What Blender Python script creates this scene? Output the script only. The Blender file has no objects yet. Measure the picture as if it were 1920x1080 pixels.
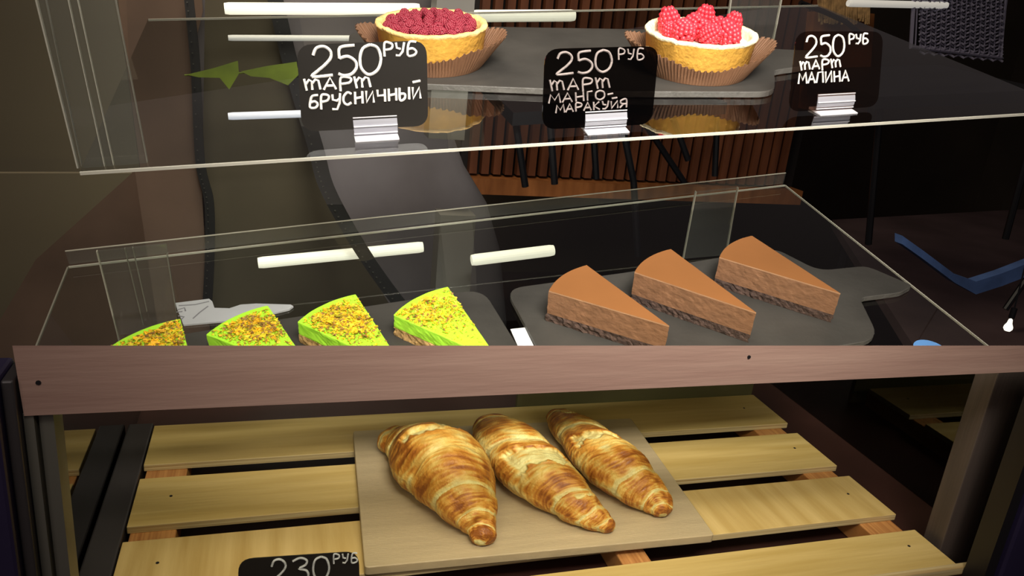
import bpy, bmesh, math, random
from mathutils import Vector, Matrix, noise
random.seed(7)
C = bpy.context.scene.collection
F = 1450.0
EYE = Vector((0, 0, 1.30))

# ------------------------------------------------------------------ camera
def cam_rows(yaw, pitch, roll):
    y, p, r = map(math.radians, (yaw, pitch, roll))
    f = Vector((math.sin(y)*math.cos(p), math.cos(y)*math.cos(p), -math.sin(p)))
    ri = Vector((math.cos(y), -math.sin(y), 0)); up = ri.cross(f)
    c, s = math.cos(r), math.sin(r)
    return Matrix((c*ri + s*up, -s*ri + c*up, f))
RL = cam_rows(18.2, 18.75, 5.8)      # the room, upright
RU = cam_rows(17.0, 32.8, 3.0)       # the sloping upper glass shelves
cam = bpy.data.objects.new('camera', bpy.data.cameras.new('camera')); C.objects.link(cam)
m3 = Matrix((RL[0], RL[1], -RL[2])).transposed()
cam.matrix_world = Matrix.Translation(EYE) @ m3.to_4x4()
cam.data.sensor_width = 36; cam.data.lens = F*36/1920
cam.data.clip_start = .01; cam.data.clip_end = 50
sc = bpy.context.scene
sc.camera = cam
sc.view_settings.view_transform = 'Standard'; sc.view_settings.look = 'None'
sc.view_settings.gamma = 1; sc.view_settings.use_curve_mapping = False
sc.view_settings.exposure = 0.0
ML = Matrix.Translation(EYE)
MU = Matrix.Translation(EYE) @ (RL.transposed() @ RU).to_4x4()

# ------------------------------------------------------------------ world and lights
w = bpy.data.worlds.new('world'); sc.world = w; w.use_nodes = True
w.node_tree.nodes['Background'].inputs[0].default_value = (.9, .74, .72, 1)
w.node_tree.nodes['Background'].inputs[1].default_value = .06
def area(name, M, loc, target, sx, sy, power, col, spread=180):
    d = bpy.data.lights.new(name, 'AREA'); d.shape = 'RECTANGLE'; d.size = sx; d.size_y = sy
    d.energy = power; d.color = col; d.spread = math.radians(spread)
    o = bpy.data.objects.new(name, d); C.objects.link(o)
    loc = M @ Vector(loc); t = M @ Vector(target)
    z_ = (loc-t).normalized(); x_ = M.to_3x3() @ Vector((1, 0, 0)); y_ = z_.cross(x_).normalized(); x_ = y_.cross(z_)
    o.matrix_world = Matrix.Translation(loc) @ Matrix((x_, y_, z_)).transposed().to_4x4()
    return o
area('case_top_lamp', MU, (.26, .52, .16), (.27, .66, -.2), .75, .05, 1.1, (1, .93, .82), 130)
area('front_fill', MU, (.20, .08, .34), (.26, .60, -.30), .40, .2, 2.7, (1, .95, .86), 60)  # added unseen light in front, brightens the upright faces
area('lower_shelf_lamp', ML, (.20, .412, -.190), (.22, .60, -.40), .56, .015, .22, (1, .86, .30), 170)
area('room_fill', ML, (-.6, -.9, .7), (.25, .4, -.2), .8, .8, 7.0, (1, .86, .80))  # added unseen fill behind the camera, lifts the front board
area('back_room_fill', ML, (-.1, .9, 1.1), (.2, 2.2, -.4), .6, .4, 10.0, (1, .86, .66), 120)  # added unseen light that brightens the things behind the case

# ------------------------------------------------------------------ pixel rays
def ray(px, py, R): return R.transposed() @ Vector(((px-960)/F, -(py-540)/F, 1))
def onz(px, py, z, R=None):
    d = ray(px, py, R or RU); return d*(z/d.z)
def ony(px, py, Y, R=None):
    d = ray(px, py, R or RL); return d*(Y/d.y)
def on_plane(px, py, p0, n, R):
    d = ray(px, py, R); return d*(p0.dot(n)/d.dot(n))
ZT, ZM, ZS = -.215, -.40, -.40       # top glass shelf, middle glass shelf, wooden slats
SL = .006                            # slate thickness

# ------------------------------------------------------------------ materials
MAT = {}
def mat(name, col, rough=.6, metal=0, noise_amt=0, scale=20, bump=0, bscale=60, spec=.5, stretch=None, emit=None, coat=0, sss=0, wave=None, col2=None):
    m = bpy.data.materials.new(name); m.use_nodes = True
    nt = m.node_tree; b = nt.nodes['Principled BSDF']; L = nt.links.new
    b.inputs['Base Color'].default_value = (*col, 1)
    b.inputs['Roughness'].default_value = rough; b.inputs['Metallic'].default_value = metal
    b.inputs['Specular IOR Level'].default_value = spec
    b.inputs['Coat Weight'].default_value = coat
    if sss:
        b.inputs['Subsurface Weight'].default_value = sss; b.inputs['Subsurface Radius'].default_value = (.01, .008, .003)
        b.inputs['Subsurface Scale'].default_value = .6
    tc = nt.nodes.new('ShaderNodeTexCoord'); mp = nt.nodes.new('ShaderNodeMapping'); L(tc.outputs['Object'], mp.inputs[0])
    if stretch: mp.inputs['Scale'].default_value = stretch
    if noise_amt or col2:
        n = nt.nodes.new('ShaderNodeTexNoise'); n.inputs['Scale'].default_value = scale; n.inputs['Detail'].default_value = 6
        L(mp.outputs[0], n.inputs[0])
        r = nt.nodes.new('ShaderNodeValToRGB'); L(n.outputs[0], r.inputs[0])
        c2 = col2 or tuple(c*(1-noise_amt) for c in col)
        r.color_ramp.elements[0].position = .3; r.color_ramp.elements[1].position = .7
        r.color_ramp.elements[0].color = (*c2, 1); r.color_ramp.elements[1].color = (*(tuple(min(1, c*(1+noise_amt*.5)) for c in col)), 1)
        L(r.outputs[0], b.inputs['Base Color'])
    if bump:
        n2 = nt.nodes.new('ShaderNodeTexNoise'); n2.inputs['Scale'].default_value = bscale; n2.inputs['Detail'].default_value = 5
        L(mp.outputs[0], n2.inputs[0])
        bp = nt.nodes.new('ShaderNodeBump'); bp.inputs['Strength'].default_value = min(1, bump); bp.inputs['Distance'].default_value = .002*max(1, bump)
        L(n2.outputs[0], bp.inputs['Height']); L(bp.outputs[0], b.inputs['Normal'])
    if emit:
        b.inputs['Emission Color'].default_value = (*emit[0], 1); b.inputs['Emission Strength'].default_value = emit[1]
    MAT[name] = m; return m
def glass(name, tint=(1, 1, 1), f0=.04, gain=1.0, haze=0.0, haze_col=(.5, .5, .5), rough=0.0):
    """thin clear sheet: straight through plus Fresnel mirror, optional even diffuse haze"""
    m = bpy.data.materials.new(name); m.use_nodes = True; nt = m.node_tree; nt.nodes.clear(); L = nt.links.new
    out = nt.nodes.new('ShaderNodeOutputMaterial'); t = nt.nodes.new('ShaderNodeBsdfTransparent'); t.inputs[0].default_value = (*tint, 1)
    g = nt.nodes.new('ShaderNodeBsdfGlossy'); g.inputs['Roughness'].default_value = rough
    fr = nt.nodes.new('ShaderNodeFresnel'); fr.inputs[0].default_value = 1.5
    mu = nt.nodes.new('ShaderNodeMath'); mu.operation = 'MULTIPLY'; mu.inputs[1].default_value = gain; L(fr.outputs[0], mu.inputs[0])
    ge = nt.nodes.new('ShaderNodeNewGeometry'); iv = nt.nodes.new('ShaderNodeMath'); iv.operation = 'SUBTRACT'; iv.inputs[0].default_value = 1
    L(ge.outputs['Backfacing'], iv.inputs[1]); m0 = mu; mu = nt.nodes.new('ShaderNodeMath'); mu.operation = 'MULTIPLY'
    L(m0.outputs[0], mu.inputs[0]); L(iv.outputs[0], mu.inputs[1])
    mx = nt.nodes.new('ShaderNodeMixShader'); L(mu.outputs[0], mx.inputs[0]); L(t.outputs[0], mx.inputs[1]); L(g.outputs[0], mx.inputs[2])
    last = mx
    if haze:
        d = nt.nodes.new('ShaderNodeBsdfDiffuse'); d.inputs[0].default_value = (*haze_col, 1)
        m2 = nt.nodes.new('ShaderNodeMixShader'); m2.inputs[0].default_value = haze
        L(mx.outputs[0], m2.inputs[1]); L(d.outputs[0], m2.inputs[2]); last = m2
    L(last.outputs[0], out.inputs[0]); MAT[name] = m; return m
def attr_mat(name, attr, rough=.45, bump=.5, bscale=250, coat=0, spec=.5):
    m = mat(name, (1, 1, 1), rough, bump=bump, bscale=bscale, coat=coat, spec=spec); nt = m.node_tree
    a = nt.nodes.new('ShaderNodeVertexColor'); a.layer_name = attr
    n = nt.nodes.new('ShaderNodeTexNoise'); n.inputs['Scale'].default_value = 90; n.inputs['Detail'].default_value = 8
    tc = nt.nodes.new('ShaderNodeTexCoord'); nt.links.new(tc.outputs['Object'], n.inputs[0])
    r = nt.nodes.new('ShaderNodeValToRGB'); nt.links.new(n.outputs[0], r.inputs[0])
    r.color_ramp.elements[0].position = .35; r.color_ramp.elements[1].position = .62
    r.color_ramp.elements[0].color = (.72, .60, .44, 1); r.color_ramp.elements[1].color = (1, 1, 1, 1)
    mx = nt.nodes.new('ShaderNodeMix'); mx.data_type = 'RGBA'; mx.blend_type = 'MULTIPLY'; mx.inputs[0].default_value = .8
    nt.links.new(a.outputs[0], mx.inputs[6]); nt.links.new(r.outputs[0], mx.inputs[7])
    nt.links.new(mx.outputs[2], nt.nodes['Principled BSDF'].inputs['Base Color']); return m

glass('clear_glass', (.97, .98, .97), gain=1.1)
glass('shelf_glass', (.93, .95, .94), gain=1.5)
glass('acrylic', (.90, .92, .90), gain=.8, haze=.035, haze_col=(.6, .58, .55))
glass('side_mirror_glass', (.10, .10, .09), gain=1.6, rough=.015)
glass('dim_glass', (.22, .22, .20), gain=2.2, rough=.02)
glass('holder_plastic', (.75, .75, .80), gain=1.0, haze=.35, haze_col=(.6, .6, .66))
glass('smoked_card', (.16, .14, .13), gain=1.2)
glass('clear_card', (.55, .45, .40), gain=1.0)
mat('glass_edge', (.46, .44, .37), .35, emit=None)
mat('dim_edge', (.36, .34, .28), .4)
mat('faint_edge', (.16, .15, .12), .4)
mat('slate', (.034, .031, .027), .55, noise_amt=.35, scale=14, bump=.5, bscale=45)
mat('slate_edge', (.075, .07, .062), .6, bump=.8, bscale=120)
mat('card_black', (.012, .010, .008), .35)
mat('chalk', (.72, .69, .64), .8, noise_amt=.25, scale=300)
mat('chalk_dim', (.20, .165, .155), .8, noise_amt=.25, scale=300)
mat('chalk_grey', (.45, .46, .44), .8, noise_amt=.3, scale=300)
mat('green_cream', (.37, .77, .030), .5, noise_amt=.05, scale=40, bump=.12, bscale=160, sss=.15)
mat('green_side', (.40, .80, .05), .6, noise_amt=.12, scale=60, bump=.2, bscale=120, sss=.15)
mat('crumb_base', (.50, .30, .12), .9, noise_amt=.5, scale=160, bump=1, bscale=200)
mat('pistachio', (.62, .52, .015), .7, noise_amt=.6, scale=150)
mat('pistachio_gold', (.85, .45, .010), .6, noise_amt=.4, scale=150)
mat('pistachio_brown', (.30, .16, .03), .7, noise_amt=.4, scale=150)
mat('choc_top', (.205, .083, .027), .38, noise_amt=.08, scale=15, bump=.06, bscale=60, coat=.15)
mat('choc_side', (.20, .098, .050), .55, noise_amt=.18, scale=90, bump=.45, bscale=140, stretch=(1, 1, 1.6))
mat('choc_rim', (.36, .20, .11), .5)
mat('choc_base', (.060, .033, .024), .85, noise_amt=.5, scale=200, bump=1, bscale=260)
mat('tart_shell', (.88, .47, .075), .6, noise_amt=.13, scale=120, bump=.35, bscale=240)
mat('tart_rim', (.86, .55, .20), .75, noise_amt=.30, scale=120, bump=1, bscale=200)
mat('tart_rim_sugar', (.90, .76, .48), .8, noise_amt=.30, scale=120, bump=1, bscale=200)
mat('tart_fill', (.80, .72, .60), .8, noise_amt=.2, scale=60, bump=.8, bscale=150)
mat('red_fill', (.30, .03, .04), .6, noise_amt=.4, scale=60, bump=.8, bscale=150)
mat('paper_cup', (.15, .070, .032), .7, noise_amt=.2, scale=50)
mat('raspberry', (.72, .030, .050), .42, noise_amt=.35, scale=250, coat=.1)
mat('dark_berry', (.25, .013, .032), .5, noise_amt=.65, scale=180)
def wood(name, col, col2, rough=.5, sc=(2, 30, 30), scale=3.0, bump=.15):
    mat(name, col, rough, col2=col2, scale=scale, stretch=sc, bump=bump, bscale=scale*4)
wood('plywood', (.58, .42, .155), (.44, .30, .085))
wood('plywood_cross', (.60, .43, .165), (.44, .29, .085), sc=(40, 3, 10), scale=2)
wood('ply_edge', (.62, .50, .26), (.34, .22, .08), sc=(2, 60, 320), scale=3)
wood('batten_wood', (.52, .25, .075), (.32, .12, .03), sc=(160, 5, 12), scale=2.4)
wood('board_wood', (.29, .185, .145), (.235, .14, .11), sc=(2.2, 20, 26), scale=3.2)
wood('post_brown', (.075, .055, .045), (.05, .038, .032), sc=(30, 30, 2))
mat('post_purple', (.020, .014, .045), .45, noise_amt=.3, scale=6)
mat('post_black', (.008, .007, .008), .4)
mat('frame_grey', (.085, .080, .065), .4)
mat('rail_dark', (.030, .026, .026), .4)
mat('kraft_paper', (.40, .31, .175), .42, noise_amt=.10, scale=6, bump=.25, bscale=60, stretch=(2, 26, 2), spec=.5)
mat('cabinet_floor', (.040, .014, .009), .45, noise_amt=.4, scale=5)
mat('cabinet_back', (.014, .008, .016), .6)
mat('olive_panel', (.20, .18, .075), .6, noise_amt=.2, scale=8)
mat('back_wall', (.050, .037, .026), .8, noise_amt=.35, scale=2)
mat('olive_brown', (.105, .085, .050), .7, noise_amt=.15, scale=2)
mat('floor_dark', (.070, .048, .048), .5, noise_amt=.4, scale=3)
mat('dark_panel', (.008, .006, .006), .6)
wood('slat_orange', (.19, .065, .028), (.09, .028, .012), sc=(8, 8, 1.5))
wood('plank_orange', (.40, .15, .045), (.22, .075, .02), sc=(10, 10, 2))
mat('tube', (.9, .9, .8), .5, emit=((1, .95, .72), .78))  # glow of the reflected tubes put into the material
mat('tube_dim', (.8, .8, .75), .5, emit=((1, .95, .85), .34))
mat('tube_blue', (.8, .8, .9), .5, emit=((.88, .90, 1), .62))
mat('grey_metal', (.19, .18, .16), .5, noise_amt=.15, scale=8)
mat('coat', (.150, .138, .150), .85, noise_amt=.25, scale=5)
mat('shirt', (.075, .064, .040), .9, noise_amt=.3, scale=4)
mat('brown_sleeve', (.12, .078, .055), .85, noise_amt=.35, scale=4)
mat('zip_black', (.006, .006, .006), .6)
mat('zip_teeth', (.10, .10, .09), .4, metal=.6)
mat('skin', (.45, .27, .18), .6)
mat('chair_black', (.006, .006, .008), .4)
mat('rattan', (.20, .19, .27), .6)
mat('blue_cloth', (.10, .19, .46), .7, noise_amt=.5, scale=12)
mat('bulb_glow', (.9, .9, .8), .4, emit=((1, .95, .8), 1.4))
mat('straw', (.42, .26, .11), .9, noise_amt=.5, scale=60, bump=1, bscale=60)
mat('flat_grey', (.33, .34, .35), .5, noise_amt=.12, scale=14)
mat('mark_grey', (.14, .14, .15), .6)
mat('white_card', (.55, .56, .57), .6)
mat('reflection_green', (.16, .22, .012), .6, noise_amt=.4, scale=20)
mat('blue_plate', (.10, .25, .55), .4)
attr_mat('croissant_crust', 'bake', rough=.48, bump=.6, bscale=320, coat=.04, spec=.35)

# ------------------------------------------------------------------ object helpers
def mk(name, verts, faces, material, parent=None, M=None, smooth=False, mi=None):
    me = bpy.data.meshes.new(name); me.from_pydata([tuple(v) for v in verts], [], faces); me.update()
    ms = material if isinstance(material, (list, tuple)) else [material]
    for x in ms: me.materials.append(MAT[x])
    if mi: me.polygons.foreach_set('material_index', mi)
    if smooth: me.polygons.foreach_set('use_smooth', [True]*len(me.polygons))
    o = bpy.data.objects.new(name, me); C.objects.link(o)
    if parent: o.parent = parent
    if M is not None: o.matrix_world = M
    return o
def tag(o, label, cat, group=None):
    o['label'] = label; o['category'] = cat
    if group: o['group'] = group
    return o
def thing(name, label, cat, M, base, group=None):
    o = bpy.data.objects.new(name, None); C.objects.link(o); o.empty_display_size = .02
    o.matrix_world = M @ Matrix.Translation(base)
    tag(o, label, cat, group); o['_b'] = list(base)
    return o
def struct(o): o['kind'] = 'structure'; return o
def stuff(o): o['kind'] = 'stuff'; return o
class MB:
    """collects shapes given in frame coordinates; build() links them as one mesh"""
    def __init__(s): s.v = []; s.f = []; s.m = []
    def add(s, v, f, m=0):
        n = len(s.v); s.v += [Vector(x) for x in v]; s.f += [tuple(i+n for i in q) for q in f]; s.m += [m]*len(f); return s
    def box(s, a, b, m=0):
        x0, y0, z0 = a; x1, y1, z1 = b
        v = [(x0,y0,z0),(x1,y0,z0),(x1,y1,z0),(x0,y1,z0),(x0,y0,z1),(x1,y0,z1),(x1,y1,z1),(x0,y1,z1)]
        return s.add(v, [(0,3,2,1),(4,5,6,7),(0,1,5,4),(1,2,6,5),(2,3,7,6),(3,0,4,7)], m)
    def prism(s, poly, off, m=0, mside=None):
        """polygon (3-D points) extruded by a vector"""
        n = len(poly); off = Vector(off); v = [Vector(p) for p in poly]; v += [p+off for p in v]
        s.add(v, [tuple(range(n)), tuple(range(2*n-1, n-1, -1))], m)
        k = len(s.v)-2*n
        for i in range(n):
            j = (i+1) % n; s.f.append((k+i, k+n+i, k+n+j, k+j)); s.m.append(m if mside is None else mside)
        return s
    def tube(s, pts, r, seg=8, m=0, flat=1):
        pts = [Vector(p) for p in pts]; rings = []
        rr = r if isinstance(r, (list, tuple)) else [r]*len(pts)
        for i, p in enumerate(pts):
            t = (pts[min(i+1, len(pts)-1)]-pts[max(i-1, 0)]).normalized()
            a = t.cross(Vector((0, 0, 1)));
            if a.length < 1e-3: a = t.cross(Vector((0, 1, 0)))
            a.normalize(); b = t.cross(a)
            rings.append([p+(a*math.cos(2*math.pi*k/seg)+b*math.sin(2*math.pi*k/seg)*flat)*rr[i] for k in range(seg)])
        v = [q for rg in rings for q in rg]; f = []
        for i in range(len(pts)-1):
            for k in range(seg):
                k2 = (k+1) % seg; f.append((i*seg+k, i*seg+k2, (i+1)*seg+k2, (i+1)*seg+k))
        f.append(tuple(range(seg-1, -1, -1))); f.append(tuple((len(pts)-1)*seg+k for k in range(seg)))
        return s.add(v, f, m)
    def build(s, name, material, parent=None, M=None, base=None, smooth=False, bevel=0):
        if parent is not None: base = Vector(parent['_b']) if base is None else Vector(base)
        if base is None:
            xs = [v.x for v in s.v]; ys = [v.y for v in s.v]; zs = [v.z for v in s.v]
            base = Vector(((min(xs)+max(xs))/2, (min(ys)+max(ys))/2, min(zs)))
        base = Vector(base)
        o = mk(name, [v-base for v in s.v], s.f, material, parent, None, smooth, s.m)
        if parent is None: o.matrix_world = (ML if M is None else M) @ Matrix.Translation(base)
        bm = bmesh.new(); bm.from_mesh(o.data); bmesh.ops.recalc_face_normals(bm, faces=bm.faces)
        bm.to_mesh(o.data); bm.free()
        if bevel:
            b = o.modifiers.new('bevel', 'BEVEL'); b.width = bevel; b.segments = 2; b.limit_method = 'ANGLE'
        return o
def rounded(pts, rad, seg=6):
    out = []; n = len(pts); rr = rad if isinstance(rad, (list, tuple)) else [rad]*n
    for i in range(n):
        p = Vector(pts[i]); a = Vector(pts[i-1]); b = Vector(pts[(i+1) % n]); r = rr[i]
        if r <= 0: out.append(p); continue
        da = (a-p); db = (b-p); r = min(r, da.length*.48, db.length*.48)
        p0 = p+da.normalized()*r; p1 = p+db.normalized()*r
        for k in range(seg+1):
            t = k/seg; out.append(p0*(1-t)**2 + p*2*t*(1-t) + p1*t*t)
    return out

# ------------------------------------------------------------------ the setting (room frame)
struct(MB().box((-5, -3.0, -1.36), (7.5, 4.0, -1.30)).build('floor', 'floor_dark'))
struct(MB().box((-5, 3.9, -1.30), (7.5, 4.0, 1.8)).build('wall_back', 'back_wall'))

struct(MB().box((4.4, -3.0, -1.30), (4.5, 3.9, 1.8)).build('wall_right', 'back_wall'))
# lower compartment
YF = .385
def F2(px, py, Y=YF): return ony(px, py, Y)
# wooden front board
cab = thing('wooden_cabinet', 'dark framed wooden display cabinet below the glass shelves, holding the slatted rack', 'cabinet', ML, (.2, .6, -1.30))
p = [F2(23, 648), F2(45, 780), F2(1990, 694), F2(1990, 648)]
q = [F2(23, 650.5, YF+.018), F2(45, 780)+Vector((0, .018, 0)), F2(1990, 694)+Vector((0, .018, 0)), F2(1990, 650.5, YF+.018)]
MB().add(p+q, [(0, 1, 2, 3), (7, 6, 5, 4), (0, 4, 5, 1), (1, 5, 6, 2), (2, 6, 7, 3), (3, 7, 4, 0)]).build('front_board', 'board_wood', cab)
for q in ((72, 717), (1404, 669)):
    c = F2(*q); MB().tube([c+Vector((0, -.0006, 0)), c+Vector((0, .001, 0))], .0012, 8).build('nail_hole', 'post_black', cab)
xl = F2(20, 650).x; zt = F2(10, 656, YF+.03).z
MB().box((xl-.12, YF-.01, -.46), (xl-.0055, YF+.022, zt)).build('post', 'post_purple', cab, bevel=.002)
MB().box((xl-.005, YF-.004, -.46), (xl+.0005, YF+.022, F2(30, 660, YF+.03).z)).build('frame_strip', 'rail_dark', cab, bevel=.001)
MB().box((xl+.001, YF+.002, -.46), (xl+.0055, YF+.022, F2(60, 778).z)).build('frame_strip', 'frame_grey', cab)
MB().box((xl+.0065, YF+.006, -.46), (xl+.0130, YF+.022, F2(80, 778).z)).build('frame_strip', 'frame_grey', cab)
xr = F2(1870, 705).x
kx = xr/YF; yp = .568/kx
MB().box((.568, yp, -.46), (.568+.075, yp+.02, F2(1870, 690, yp).z)).build('post', 'post_brown', cab, bevel=.001)
MB().box((xr+.0575, YF, -.46), (xr+.068, YF+.018, F2(1900, 692).z)).build('frame_strip', 'post_black', cab)
MB().box((xr+.070, YF-.004, -.46), (xr+.20, YF+.018, F2(1900, 692).z)).build('post', 'post_purple', cab, bevel=.002)
# floor, back and rails of the compartment
MB().box((xl-.1, .40, -.475), (xr+.25, .86, -.4290)).build('bottom_panel', 'cabinet_floor', cab)
MB().box((xl-.1, .86, -.475), (xr+.25, .872, -.418)).build('back_panel', 'cabinet_back', cab)
o = ony(1000, 760, .80)
MB().box((.264, .742, -.428), (.572, .748, -.352)).build('inner_panel', 'olive_panel', cab)
MB().prism([(-.1115, .735, ZS-.001), (-.134, .735, ZS-.001), (-.134, .43, ZS-.001), (-.1115, .43, ZS-.001)], (0, 0, -.03)).build('side_rail', 'rail_dark', cab, bevel=.0015)
for gx, m_ in ((-.1375, 'side_mirror_glass'), (.650, 'dim_glass')):
    k = -.500 if gx < 0 else -.485
    MB().prism([(gx, .415, -.455), (gx, .86, -.455), (gx, .86, .86*k), (gx, .415, .415*k)], (.002, 0, 0)).build('side_glass', m_, cab)

# slatted rack
rack = thing('slatted_rack', 'pale plywood slatted rack on two support battens, under the croissant tray', 'rack', ML, (.225, .57, -.46))
XA, XB, TH = -.110, .560, .0065
rows = [(.656, .727), (.5665, .6345), (.482, .548), (.411, .459)]
for i, (a, b) in enumerate(rows):
    mm = MB(); x1 = XB+(.003 if i == 0 else 0)
    mm.prism([(XA, a, ZS), (x1, a, ZS), (x1, b, ZS), (XA, b, ZS)], (0, 0, -TH), 0, 1)
    mm.build('slat', ['plywood_cross' if i == 2 else 'plywood', 'ply_edge'], rack, bevel=.0006)
    for x in (XB-.025, XA+.028) if i else (XB-.03,):
        MB().tube([(x, (a+b)/2+.004, ZS+.0003), (x, (a+b)/2+.004, ZS-.001)], .0013, 8).build('screw_head', 'post_black', rack)
for x0, w in ((-.108, .034), (.272, .026), (.520, .036)):
    MB().box((x0, .412, ZS-TH-.022), (x0+w, .735, ZS-TH)).build('support_batten', 'batten_wood', rack, bevel=.001)
MB().box((.10, .4045, ZS-.006), (.588, .4105, ZS+.0015)).build('front_rail', 'ply_edge', rack, bevel=.001)

# paper-covered tray
ZP = ZS+.0085
q = [onz(662, 808, ZP, RL), onz(1183, 784, ZP, RL), onz(1340, 1003, ZP, RL), onz(684, 1064, ZP, RL)]
mm = MB().prism(rounded(q, .003, 3), (0, 0, -.0075))
tr = mm.build('croissant_tray', 'kraft_paper', None, ML, bevel=.0022, smooth=False)
tag(tr, 'flat tray wrapped in brown kraft paper lying on the wooden slats', 'tray')

# ------------------------------------------------------------------ croissants
def catmull(P, n):
    out = []; P = [P[0]]+list(P)+[P[-1]]
    for i in range(1, len(P)-2):
        for k in range(n):
            t = k/n; a, b, c, d = P[i-1], P[i], P[i+1], P[i+2]
            out.append([.5*((2*b[j])+(-a[j]+c[j])*t+(2*a[j]-5*b[j]+4*c[j]-d[j])*t*t+(-a[j]+3*b[j]-3*c[j]+d[j])*t**3) for j in range(len(b))])
    out.append(list(P[-2])); return out
def croissant(spine, bands, label, seed, twist=1.0, gaps=()):
    rng = random.Random(seed); pts = []
    for (px, py, r) in spine:
        P = onz(px, py, ZP+.03, RL); d = (RL @ P).z; R = r*.92/F*d
        P = onz(px, py, ZP+R*.80, RL); d = (RL @ P).z; R = r*.92/F*d
        P = onz(px, py, ZP+R*.80, RL); pts.append((P.x, P.y, P.z, R))
    sp = catmull(pts, 300//(len(pts)-1)); N = len(sp); SEG = 200
    V = []; col = []
    off = Vector((seed*3.1, seed*1.7, 0)); NB = len(bands)
    def lin(c): return c
    for i, (x, y, z, R) in enumerate(sp):
        t = i/(N-1); P = Vector((x, y, z))
        a = Vector(sp[min(i+1, N-1)][:3])-Vector(sp[max(i-1, 0)][:3]); a.z *= .5; a.normalize()
        s = a.cross(Vector((0, 0, 1))).normalized(); u = s.cross(a).normalized()
        endcap = min(1, (t/.05)**.5 if t < .05 else 1, ((1-t)/.05)**.5 if t > .95 else 1)
        for k in range(SEG):
            th = 2*math.pi*k/SEG; cx, cz = math.cos(th), math.sin(th)
            n3 = noise.noise(Vector((cx*1.3, cz*1.3, t*5))+off)
            # wrap coordinate slanted over the body
            w_ = t + .035*twist*cx + .014*n3 - .01*cz
            h = 0; edge = 0; bi = 0
            for j, b in enumerate(bands):
                if w_ > b: bi = j+1
            lo = bands[bi-1] if bi else 0; hi = bands[bi] if bi < NB else 1.0
            f = (w_-lo)/max(1e-4, hi-lo); f = max(0, min(1, f))
            # each wrap swells, then drops sharply at its edge
            toward = 1 if lo >= .45 else -1
            ff = f if toward < 0 else 1-f
            h = .20*math.sin(math.pi*min(1, ff*.85+.06))**.5 * (.55+.45*ff)
            lam = noise.noise(Vector((cx*1.5, cz*1.5, w_*75))+off)
            lam2 = noise.noise(Vector((cx*2.2, cz*2.2, w_*150))-off)
            act = .35+.65*max(0, noise.noise(Vector((cx, cz, t*4))-off*2)+.5)
            fine = -(abs(lam)**.7)*.055*act - (abs(lam2)**.8)*.028*act + .03
            gsum = 0
            big = noise.noise(Vector((cx*.9, cz*.9, t*3))*1.5+off*2)*.11
            for (g0, g1, k0, k1) in gaps:
                jj = .016*noise.noise(Vector((cx*3, cz*3, t*6))+off*5)+.006*noise.noise(Vector((cx*12, cz*12, t*30)))
                gg = min(1, max(0, min(w_-g0+jj, g1-w_+jj*1.5, (th-k0)*.05+jj, (k1-th)*.05+jj))/.012); h -= .13*gg; gsum = max(gsum, gg)
            micro = noise.noise(Vector((x, y, z))*240+off+Vector((cx, cz, 0))*3)*.018
            rr = R*(.90+h+fine+big+micro)*endcap
            v = P + s*(cx*rr) + u*(cz*rr*(.92 if cz > 0 else .80))
            if v.z < ZP+.0006: v.z = ZP+.0006+(ZP-v.z)*.0
            V.append(v)
            # bake colour: golden brown on the swells, pale in the steps between the wraps
            pn = noise.noise(Vector((cx*1.6, cz*1.6, t*7))*1.6+off)*.5+.5
            streak = noise.noise(Vector((cx*2.5, cz*2.5, w_*60))+off)*.5+.5
            b_ = .10+.80*pn+.35*(math.sin(math.pi*ff)**1.2-.5)+.35*(streak-.5)+.6*(abs(lam)-.22)+.3*abs(lam2)
            pale = max(0, 1-ff/.16) if ff < .16 else 0
            b_ -= pale*.8
            if t < .13 or t > .88: b_ += .26
            b_ -= gsum*(.9+.5*lam2)
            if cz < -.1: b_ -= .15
            b_ = max(0, min(1, b_))
            st = [(0, (.66, .60, .26)), (.35, (.66, .46, .12)), (.6, (.56, .27, .04)), (.82, (.40, .150, .020)), (1, (.25, .080, .012))]
            for (p0, c0), (p1, c1) in zip(st, st[1:]):
                if b_ <= p1:
                    g = (b_-p0)/(p1-p0); col.append(tuple(c0[q]*(1-g)+c1[q]*g for q in range(3))+(1,)); break
    faces = [(i*SEG+k, i*SEG+(k+1) % SEG, (i+1)*SEG+(k+1) % SEG, (i+1)*SEG+k) for i in range(N-1) for k in range(SEG)]
    faces += [tuple(range(SEG-1, -1, -1)), tuple((N-1)*SEG+k for k in range(SEG))]
    base = Vector((pts[len(pts)//2][0], pts[len(pts)//2][1], ZP))
    o = mk('croissant', [v-base for v in V], faces, 'croissant_crust', None, ML @ Matrix.Translation(base), True)
    ca = o.data.color_attributes.new('bake', 'FLOAT_COLOR', 'POINT')
    ca.data.foreach_set('color', [x for c in col for x in c])
    return tag(o, label, 'croissant', 'croissants on the kraft paper tray')
croissant([(722, 826, 20), (736, 827, 33), (752, 830, 36), (770, 838, 50), (808, 856, 80), (846, 888, 80), (868, 925, 68), (886, 955, 54), (897, 975, 42), (903, 992, 29), (907, 1007, 25), (909, 1020, 16)],
          [.10, .30, .46, .60, .74, .86], 'plump golden croissant with a round knob tip, leftmost on the paper tray', 3, 1.0, gaps=((.31, .37, 1.7, 2.7), (.36, .39, .6, 1.6)))
croissant([(905, 797, 22), (922, 808, 38), (945, 832, 54), (978, 862, 63), (1015, 893, 62), (1052, 922, 52), (1085, 948, 42), (1112, 967, 31), (1138, 981, 20), (1150, 986, 9)],
          [.12, .33, .50, .66, .80, .90], 'middle croissant with a torn pale gap showing its inner layers', 8, 1.6, gaps=((.39, .49, .3, 2.7), (.68, .71, .8, 2.2)))
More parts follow.
